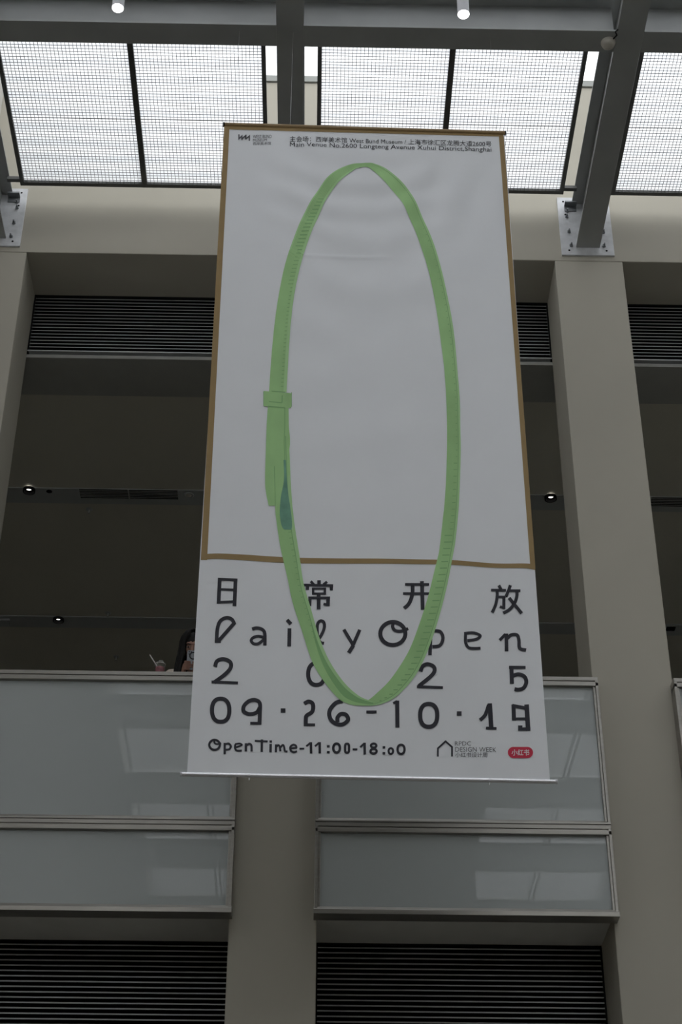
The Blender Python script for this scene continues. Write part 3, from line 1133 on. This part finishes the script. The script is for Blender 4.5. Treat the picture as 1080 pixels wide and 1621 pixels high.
glyphs('opening_time_letter', INK, [
    (Z6, 23, ellipse((126, 124), 53, 50), 'o'), (Z6, 18, [(122, 80), (126, 105), (150, 116), (192, 108)], 's'),
    (Z6, 23, [(228, 104), (227, 216)]), (Z6, 20, [(230, 120), (268, 110), (290, 138), (272, 168), (230, 172)], 's'),
    (Z6, 20, [(334, 118), (334, 160), (350, 180), (400, 181)], 's'), (Z6, 18, [(330, 116), (380, 110), (398, 126), (342, 148)], 's'),
    (Z6, 23, [(441, 106), (440, 190)]), (Z6, 22, [(445, 128), (475, 113), (496, 130), (498, 190)], 's'),
    (Z6, 20, [(530, 82), (660, 88)]), (Z6, 25, [(602, 68), (600, 195)]),
    (Z6, 25, [(690, 112), (688, 197)]), (Z6, 24, [(678, 89), (703, 89)]),
    (Z6, 22, [(744, 118), (742, 198)]), (Z6, 20, [(748, 142), (768, 126), (782, 145), (788, 188)], 's'),
    (Z6, 20, [(788, 150), (812, 124), (826, 145), (834, 185), (860, 190)], 's'),
    (Z6, 19, [(885, 158), (955, 154)]), (Z6, 21, [(950, 156), (942, 130), (915, 122), (888, 145), (894, 182), (922, 196), (956, 188)], 's'),
    (Z6, 19, [(980, 161), (1028, 161)]),
    (Z7, 24, [(74, 90), (76, 198)]), (Z7, 19, [(30, 130), (70, 96)]), (Z7, 24, [(157, 90), (158, 198)]), (Z7, 19, [(112, 130), (152, 96)]),
    (Z7, 24, [(226, 131), (252, 131)]), (Z7, 24, [(226, 186), (252, 186)]),
    (Z7, 24, ellipse((318, 147), 31, 42, pw=0.9), 'o'), (Z7, 23, ellipse((417, 149), 19, 42, pw=0.6), 'o'), (Z7, 19, [(470, 160), (515, 160)]),
    (Z7, 24, [(584, 97), (586, 208)]), (Z7, 19, [(542, 140), (580, 104)]),
    (Z7, 21, ellipse((670, 125), 26, 19), 'o'), (Z7, 22, ellipse((669, 178), 29, 22), 'o'),
    (Z7, 24, [(755, 142), (780, 142)]), (Z7, 24, [(755, 198), (780, 198)]),
    (Z7, 20, ellipse((833, 177), 22, 27), 'o'), (Z7, 23, ellipse((930, 161), 33, 43, pw=0.9), 'o'),
], 'black words OpenTime-11:00-18:00')
glyphs('house_outline_logo', INK, [(Z8, 17, [(80, 228), (80, 150), (153, 84), (214, 138), (214, 228)])], 'black outline of a small house')
glyphs('museum_mark', INKG, [(ZL, 10, [(41, 64), (41, 98), (64, 76), (64, 108)]), (ZL, 10, [(64, 100), (92, 74), (92, 100), (92, 100)]),
                             (ZL, 10, [(92, 98), (96, 98), (122, 76), (122, 112)]), (ZL, 9, [(96, 66), (96, 98)])],
       'small grey zigzag museum mark')
# red pill
mb = MB()
c = [(745+53.5-53.5*math.cos(t), 186+53.5*math.sin(t)) for t in [(-PI/2)+PI*k/16 for k in range(17)]]
pill = [(865+math.copysign(66, math.cos(2*PI*(k+0.5)/48))+53.5*math.cos(2*PI*(k+0.5)/48), 186.5+53.5*math.sin(2*PI*(k+0.5)/48)) for k in range(48)]
ctr = buv(Z8[0]+865/6, Z8[1]+186.5/6)
vs = [bpt(*ctr, 0.0030)] + [bpt(*buv(Z8[0]+a/6, Z8[1]+b/6), 0.0030) for a, b in pill]
mb.add(vs, [(0, 1+k, 1+(k+1) % 48) for k in range(48)])
o_ = obj('red_badge', mb, RED, ban)
o_['label'] = 'red rounded badge with pale characters'


def text_mesh(txt, quad, name, material, off=0.0030, thin=0.0, label=None, parent=ban):
    """type set in the built-in font, stretched over a photo quad: top-left, top-right, bottom-left, bottom-right"""
    cu = bpy.data.curves.new('tmp_text', 'FONT')
    cu.body = txt
    cu.resolution_u = 3
    cu.offset = thin
    to = bpy.data.objects.new('tmp_text', cu)
    COL.objects.link(to)
    dg = bpy.context.evaluated_depsgraph_get()
    me = bpy.data.meshes.new_from_object(to.evaluated_get(dg))
    bpy.data.objects.remove(to)
    bpy.data.curves.remove(cu)
    xs = [v.co.x for v in me.vertices]
    ys_ = [v.co.y for v in me.vertices]
    x0, x1, y0, y1 = min(xs), max(xs), min(ys_), max(ys_)
    mb = MB()
    vs = []
    for v in me.vertices:
        s, t = (v.co.x-x0)/(x1-x0), (v.co.y-y0)/(y1-y0)
        tl, tr, bl, br = quad
        px = (tl[0]*(1-s)+tr[0]*s)*t + (bl[0]*(1-s)+br[0]*s)*(1-t)
        py = (tl[1]*(1-s)+tr[1]*s)*t + (bl[1]*(1-s)+br[1]*s)*(1-t)
        vs.append(bpt(*buv(px, py), off))
    mb.add(vs, [tuple(p.vertices) for p in me.polygons])
    bpy.data.meshes.remove(me)
    o = obj(name, mb, material, parent)
    if label:
        o['label'] = label
    return o


def q8(x0, y0, x1, y1, tf=Z8, dy=0.0):
    a = lambda x, y: (tf[0]+x/tf[2], tf[1]+y/tf[2])
    return (a(x0, y0), a(x1, y0+dy), a(x0, y1), a(x1, y1+dy))


text_mesh('主会场：西岸美术馆 West Bund Museum / 上海市徐汇区龙腾大道2600号',
          ((459, 215.5), (778, 224.0), (459, 224.2), (778, 232.8)), 'chinese_address', INK, label='upper line of small address lettering')
text_mesh('Main Venue No.2600 Longteng Avenue Xuhui District,Shanghai',
          ((459, 225.0), (778, 233.6), (459, 233.8), (778, 242.6)), 'english_address', INK, label='lower line of small address lettering')
text_mesh('WEST BUND', q8(150, 68, 295, 93, ZL, 3), 'museum_name', INKG)
text_mesh('MUSEUM', q8(150, 97, 258, 118, ZL, 2), 'museum_name', INKG)
text_mesh('西岸美术馆', q8(150, 122, 290, 145, ZL, 3), 'museum_name', INKG)
text_mesh('RPDC', q8(242, 85, 395, 126), 'design_week_name', INK, thin=-0.012)
text_mesh('DESIGN WEEK', q8(245, 139, 635, 182, Z8, 2), 'design_week_name', INK, thin=-0.012)
text_mesh('小红书设计周', q8(245, 190, 548, 235), 'design_week_name', INK)
bt = text_mesh('小红书', q8(780, 157, 950, 217), 'badge_characters', PINKW, off=0.0042, thin=0.02, parent=o_)

# poles and wires of the banner
def bline(u, z, off=0.0):
    return Vector((BP.x, BP.y, z)) + BX*u + BN*off


uL, uR = buv(287, 1223)[0], buv(881, 1238)[0]
zb = V0-0.008
bar = obj('bottom_bar', MB().tube([bline(uL, zb), bline(uR, zb)], 0.013, 14), ALU, ban, smooth=False)
for px, py in ((395, 1227), (775, 1236)):
    u = buv(px, py)[0]
    obj('bar_clip', MB().tube([bline(u-0.003, zb), bline(u+0.003, zb)], 0.0155, 12).tube([bline(u, zb-0.01), bline(u, zb-0.03)], 0.002, 6), ALU, bar)
for u in (uL, uR):
    obj('end_cap', MB().tube([bline(u-0.006, zb), bline(u+0.006, zb)], 0.014, 14), WHITEP, bar)
tb = obj('top_bar', MB().tube([bline(U0-0.012, V1-0.004), bline(U1+0.006, V1-0.004)], 0.017, 14), WRAP, ban)
obj('end_cap', MB().tube([bline(U0-0.024, V1-0.004), bline(U0-0.010, V1-0.004)], 0.019, 14), DARKM, tb)
obj('end_cap', MB().tube([bline(U1+0.004, V1-0.004), bline(U1+0.012, V1-0.004)], 0.019, 14), DARKM, tb)
for u in (U0+0.06, (U0+U1)*0.5-0.57, U1-0.06):
    a = bline(u, V1)
    obj('hanging_wire', MB().tube([a, (a.x, a.y, GZ-0.0005)], 0.0011, 6), WIRE, ban)

# ------------------------------------------------------------------ person leaning on the parapet
EYE = at(304.5, 1026, Y=11.52)
FD = (CAM-EYE).normalized()                      # she looks down towards the hall floor
HR = Vector((0, 0, 1)).cross(-FD).normalized()*-1.0
HR = FD.cross(Vector((0, 0, 1))).normalized()*-1.0   # towards the right of the photo
if HR.x < 0:
    HR = -HR
HU = HR.cross(-FD).normalized()
if HU.z < 0:
    HU = -HU
HM = Matrix((HR, -FD, HU)).transposed()           # head axes: x right, y back, z up
HC = EYE - FD*0.088 + HU*0.008                     # head centre


def hp(x, y, z):
    return HC + HM @ Vector((x, y, z))


PC = at(303.5, 1045, Y=11.405)                       # phone centre
px_ = PC.x


def pp(x, z, y):
    """phone axes: x right, z up the phone, y out of its back, towards the hall"""
    return PC + HR*x + HU*z + FD*y


bx, by = HC.x+0.01, 11.84
per = thing('person', 'person with long black hair photographing over the parapet, half behind the banner', 'person', (bx, by+0.03, FLZ))


def skin_chain(verts, edges, rads, root=0, levels=2):
    me = bpy.data.meshes.new('tmp')
    me.from_pydata(verts, edges, [])
    o = bpy.data.objects.new('tmp', me)
    COL.objects.link(o)
    o.modifiers.new('s', 'SKIN')
    if not me.skin_vertices:
        bpy.context.view_layer.objects.active = o
    sv = me.skin_vertices[0].data if me.skin_vertices else None
    for i, r_ in enumerate(rads):
        sv[i].radius = r_ if isinstance(r_, tuple) else (r_, r_)
        sv[i].use_root = (i == root)
    s = o.modifiers.new('d', 'SUBSURF')
    s.levels = levels
    s.render_levels = levels
    dg = bpy.context.evaluated_depsgraph_get()
    out = bpy.data.meshes.new_from_object(o.evaluated_get(dg))
    mb = MB()
    mb.add([v.co.copy() for v in out.vertices], [tuple(p.vertices) for p in out.polygons])
    bpy.data.objects.remove(o)
    bpy.data.meshes.remove(me)
    bpy.data.meshes.remove(out)
    return mb


def body_chain():
    V, Ed, R_ = [], [], []

    def add(p, r_, frm=None):
        V.append(Vector(p))
        R_.append(r_)
        if frm is not None:
            Ed.append((frm, len(V)-1))
        return len(V)-1
    hz = FLZ+0.86
    pel = add((bx, by+0.04, hz), (0.135, 0.10))
    waist = add((bx, by+0.02, hz+0.17), (0.115, 0.085), pel)
    chest = add((bx, by-0.05, hz+0.36), (0.135, 0.095), waist)
    nb = add((bx, by-0.12, hz+0.50), (0.065, 0.055), chest)
    nk = add(HC+Vector((0, 0.055, -0.075)), 0.046, nb)
    add(HC+Vector((0, 0.01, -0.01)), 0.055, nk)
    joints = {}
    for s in (-1, 1):
        sh = add((bx+s*0.200, by-0.10, hz+0.505), 0.052, chest)
        el = add((bx+s*0.20, by-0.13, hz+0.19), 0.038, sh)
        if s < 0:
            wr = add(pp(-0.060, -0.105, -0.030), 0.023, el)
        else:
            wr = add(pp(0.060, -0.105, -0.030), 0.023, el)
        hip = add((bx+s*0.085, by+0.04, hz-0.06), 0.085, pel)
        kn = add((bx+s*0.09, by+0.02, FLZ+0.46), 0.055, hip)
        an = add((bx+s*0.09, by+0.05, FLZ+0.085), 0.036, kn)
        add((bx+s*0.10, by-0.11, FLZ+0.035), 0.030, an)
    return V, Ed, R_


V_, E_, R_ = body_chain()
body = skin_chain(V_, E_, R_)
# head
nu, nv = 28, 20
vs, fs = [], []
for j in range(nv+1):
    ph = PI*j/nv
    for i in range(nu):
        t = 2*PI*i/nu
        x, y, z = math.sin(ph)*math.cos(t), math.sin(ph)*math.sin(t), math.cos(ph)
        wx = 0.074*(1-0.30*sm(-0.15, -1.0, z))
        wy = 0.094 if y > 0 else 0.086*(1-0.12*sm(-0.3, -1, z))
        yy = y*wy - (0.012*sm(-0.4, -0.95, z))
        vs.append(hp(x*wx, yy, z*0.112))
for j in range(nv):
    for i in range(nu):
        i2 = (i+1) % nu
        fs.append((j*nu+i, (j+1)*nu+i, (j+1)*nu+i2, j*nu+i2))
body.add(vs, fs)
body.tube([hp(0, -0.082, 0.012), hp(0, -0.094, -0.012), hp(0, -0.103, -0.032), hp(0, -0.088, -0.044)], [0.007, 0.010, 0.014, 0.009], 10)   # nose
body.ell(hp(0, -0.076, -0.066), 0.024, 0.014, 0.012, M=HM)            # mouth mound
body.ell(hp(0, -0.066, -0.098), 0.022, 0.020, 0.016, M=HM)            # chin
body.ell(hp(0, -0.072, 0.026), 0.058, 0.016, 0.010, M=HM)             # brow
for s in (-1, 1):
    body.ell(hp(s*0.042, -0.066, -0.026), 0.022, 0.018, 0.020, M=HM)  # cheek
    body.ell(hp(s*0.075, 0.008, -0.012), 0.008, 0.019, 0.031, M=HM)   # ear
# hands: palm and five fingers closed on the phone
for s in (-1, 1):
    body.tube([pp(s*0.060, -0.105, -0.030), pp(s*0.053, -0.070, -0.018), pp(s*0.047, -0.032, -0.010)], [0.022, 0.027, 0.022], 12, flat=0.62, side=HU)
    for k, ln in enumerate((0.94, 1.0, 0.95, 0.78)):
        z = -0.014-0.0185*k
        body.tube([pp(s*0.046, z-0.006, -0.014), pp(s*0.0475, z, 0.006), pp(s*(0.044-0.006*ln), z+0.001, 0.0155),
                   pp(s*(0.044-0.026*ln), z+0.001, 0.0165), pp(s*(0.044-0.042*ln), z-0.001, 0.0145)],
                  [0.010, 0.0095, 0.0090, 0.0082, 0.0062], 10)
    body.tube([pp(s*0.052, -0.070, -0.022), pp(s*0.043, -0.035, -0.025), pp(s*0.028, -0.008, -0.021), pp(s*0.014, 0.010, -0.016)],
              [0.014, 0.012, 0.0105, 0.0075], 10)


def remeshed(name, mb, material, parent, voxel, it=4):
    o = obj(name, mb, material, None)
    rm = o.modifiers.new('r', 'REMESH')
    rm.mode = 'VOXEL'
    rm.voxel_size = voxel
    s = o.modifiers.new('sm', 'SMOOTH')
    s.factor = 0.5
    s.iterations = it
    dg = bpy.context.evaluated_depsgraph_get()
    me = bpy.data.meshes.new_from_object(o.evaluated_get(dg))
    out = MB()
    out.add([v.co.copy() for v in me.vertices], [tuple(p.vertices) for p in me.polygons])
    bpy.data.objects.remove(o)
    bpy.data.meshes.remove(me)
    return obj(name, out, material, parent, smooth=True)


bodyo = remeshed('body', body, SKIN, per, 0.0048, 3)
# eyes, brows, lips
for s in (-1, 1):
    e = obj('eye', MB().ell(hp(s*0.031, -0.0775, 0.000), 0.0135, 0.0085, 0.0048, M=HM), EYEW, per, smooth=True)
    obj('iris', MB().ell(hp(s*0.031, -0.0840, 0.000), 0.0066, 0.0030, 0.0050, M=HM), EYEB, e, smooth=True)
    obj('eyebrow', MB().tube([hp(s*0.014, -0.090, 0.021), hp(s*0.032, -0.088, 0.026), hp(s*0.052, -0.076, 0.021)], [0.003, 0.0036, 0.002], 8), HAIR, per, smooth=True)
obj('lips', MB().ell(hp(0, -0.089, -0.066), 0.021, 0.006, 0.007, M=HM), LIPS, per, smooth=True)
# hair: locks from the parting over the skull, then hanging
hm = MB()
for row, (rad, zo) in enumerate(((1.10, 0.0), (1.16, 0.004), (1.05, -0.004))):
    for k in range(46):
        ph = math.radians(-44 + 268*k/45.0)          # azimuth, the face sector left open
        cx_, cy_ = math.cos(ph), math.sin(ph)
        pts, rd = [], []
        for j in range(7):
            a = math.radians(4+86*j/6)
            pts.append(hp(cx_*math.sin(a)*0.078*rad, cy_*math.sin(a)*0.097*rad+0.004, math.cos(a)*0.116*rad+zo))
            rd.append(0.006+0.010*math.sin(a))
        base = pts[-1]
        ln = 0.36+0.05*random.random()
        outx = HR*(cx_*0.034) + Vector((0, 0, 0))
        for j in range(1, 8):
            t = j/7
            q = base + Vector((0, 0, -ln*t)) + outx*t*1.6 + Vector((0.004*math.sin(9*t+k), 0.03*t*(1 if cy_ > -0.1 else 0.2) + 0.004*math.cos(8*t+k*2), 0))
            pts.append(q)
            rd.append(0.016*(1-0.55*t))
        hm.tube(pts, rd, 7)
hm.ell(hp(0, 0.012, 0.030), 0.079, 0.094, 0.092, M=HM)
obj('hair', hm, HAIR, per, smooth=True)
# clothing: an inflated shell over torso and arms, another over hips and legs


def cloth_chain(sel, grow):
    idx = {i: n_ for n_, i in enumerate(sel)}
    ed = [(idx[a], idx[b]) for a, b in E_ if a in idx and b in idx]
    rr = []
    for i in sel:
        q = R_[i]
        rr.append((q[0]+grow, q[1]+grow) if isinstance(q, tuple) else (q+grow, q+grow))
    return skin_chain([V_[i] for i in sel], ed, rr)


# vertex order: 0 pelvis 1 waist 2 chest 3 neck base 4 neck 5 skull, then per side shoulder elbow wrist hip knee ankle toe
V_keep = list(V_)
for s0 in (6, 13):
    V_[s0+2] = V_[s0+1].lerp(V_[s0+2], 0.78)
V_[3] = V_[2].lerp(V_[3], 0.62)
obj('top', cloth_chain([0, 1, 2, 3, 6, 7, 8, 13, 14, 15], 0.014), SHIRT, per, smooth=True)
V_ = V_keep
V_[0] = V_[0] + Vector((0, 0, 0.03))
obj('trousers', cloth_chain([0, 9, 10, 11, 16, 17, 18], 0.010), TROUS, per, smooth=True)
for s in (-1, 1):
    sh = MB()
    sh.ell((bx+s*0.095, by-0.03, FLZ+0.042), 0.047, 0.135, 0.040)
    for i, v in enumerate(sh.v):
        if v.z < FLZ+0.004:
            v.z = FLZ+0.004
    obj('shoe', sh, SHOE, per, smooth=True)

# the phone is held, so it stays a thing of its own
ph = thing('phone', 'pale phone with dark ring, held up by the person beside the banner', 'phone', PC)
mb = MB()
prof = []
hw, hh, rc = 0.0360, 0.0735, 0.010
for cx_, cz_, a0 in ((hw-rc, hh-rc, 0), (-hw+rc, hh-rc, 90), (-hw+rc, -hh+rc, 180), (hw-rc, -hh+rc, 270)):
    for k in range(6):
        a = math.radians(a0+90*k/5)
        prof.append((cx_+rc*math.cos(a), cz_+rc*math.sin(a)))
n = len(prof)
vs = [pp(a, b, -0.0045) for a, b in prof]+[pp(a, b, 0.0045) for a, b in prof]
mb.add(vs, [(i, (i+1) % n, n+(i+1) % n, n+i) for i in range(n)]+[tuple(range(n)), tuple(range(n, 2*n))])
obj('case', mb, PHONE, ph)
mb = MB()
rg = [pp(0.025*math.cos(2*PI*k/24)+0.009, 0.034+0.025*math.sin(2*PI*k/24), 0.0062) for k in range(25)]
mb.tube(rg, 0.0045, 8, caps=False, side=FD)
obj('magnet_ring', mb, PHRING, ph, smooth=True)
mb = MB()
vs = [pp(a*0.93, b*0.95, -0.0050) for a, b in prof]
mb.add(vs, [tuple(range(n))])
obj('screen', mb, PHRING, ph)
mb = MB()
for a, b in ((0.022, 0.062), (0.006, 0.062), (0.022, 0.046)):
    mb.tube([pp(-a, b, 0.004), pp(-a, b, 0.0065)], 0.005, 10)
obj('camera_lens', mb, PHRING, ph)

# drink on the rail
cp = at(252.5, 1062, Y=11.47)
cz = 7.9072
cup = thing('drink_cup', 'clear plastic cup of pink drink with a white straw on the left parapet rail', 'cup', (cp.x, 11.49, cz))
c = (cp.x, 11.49, cz)
obj('cup_body', MB().lathe([(0.0, 0.001), (0.032, 0.001), (0.040, 0.118)], c, 28), CUPM, cup, smooth=True)
obj('lid', MB().lathe([(0.0415, 0.116), (0.0425, 0.120), (0.0415, 0.124), (0.036, 0.140), (0.026, 0.151), (0.012, 0.156)], c, 28), CUPM, cup, smooth=True)
obj('lid_rim', MB().tube([(c[0]+0.042*math.cos(2*PI*k/28), c[1]+0.042*math.sin(2*PI*k/28), c[2]+0.120) for k in range(29)], 0.0022, 6, caps=False), STRAWM, cup, smooth=True)
obj('drink', MB().lathe([(0.0, 0.004), (0.0302, 0.004), (0.0358, 0.090), (0.032, 0.094), (0.0, 0.094)], c, 24), DRINK, cup, smooth=True)
a = at(237, 1036, Y=11.46)
obj('straw', MB().tube([(cp.x+0.004, 11.495, cz+0.02), (cp.x-0.012, 11.49, cz+0.09), (a.x, 11.465, a.z)], 0.0042, 8), STRAWM, cup)
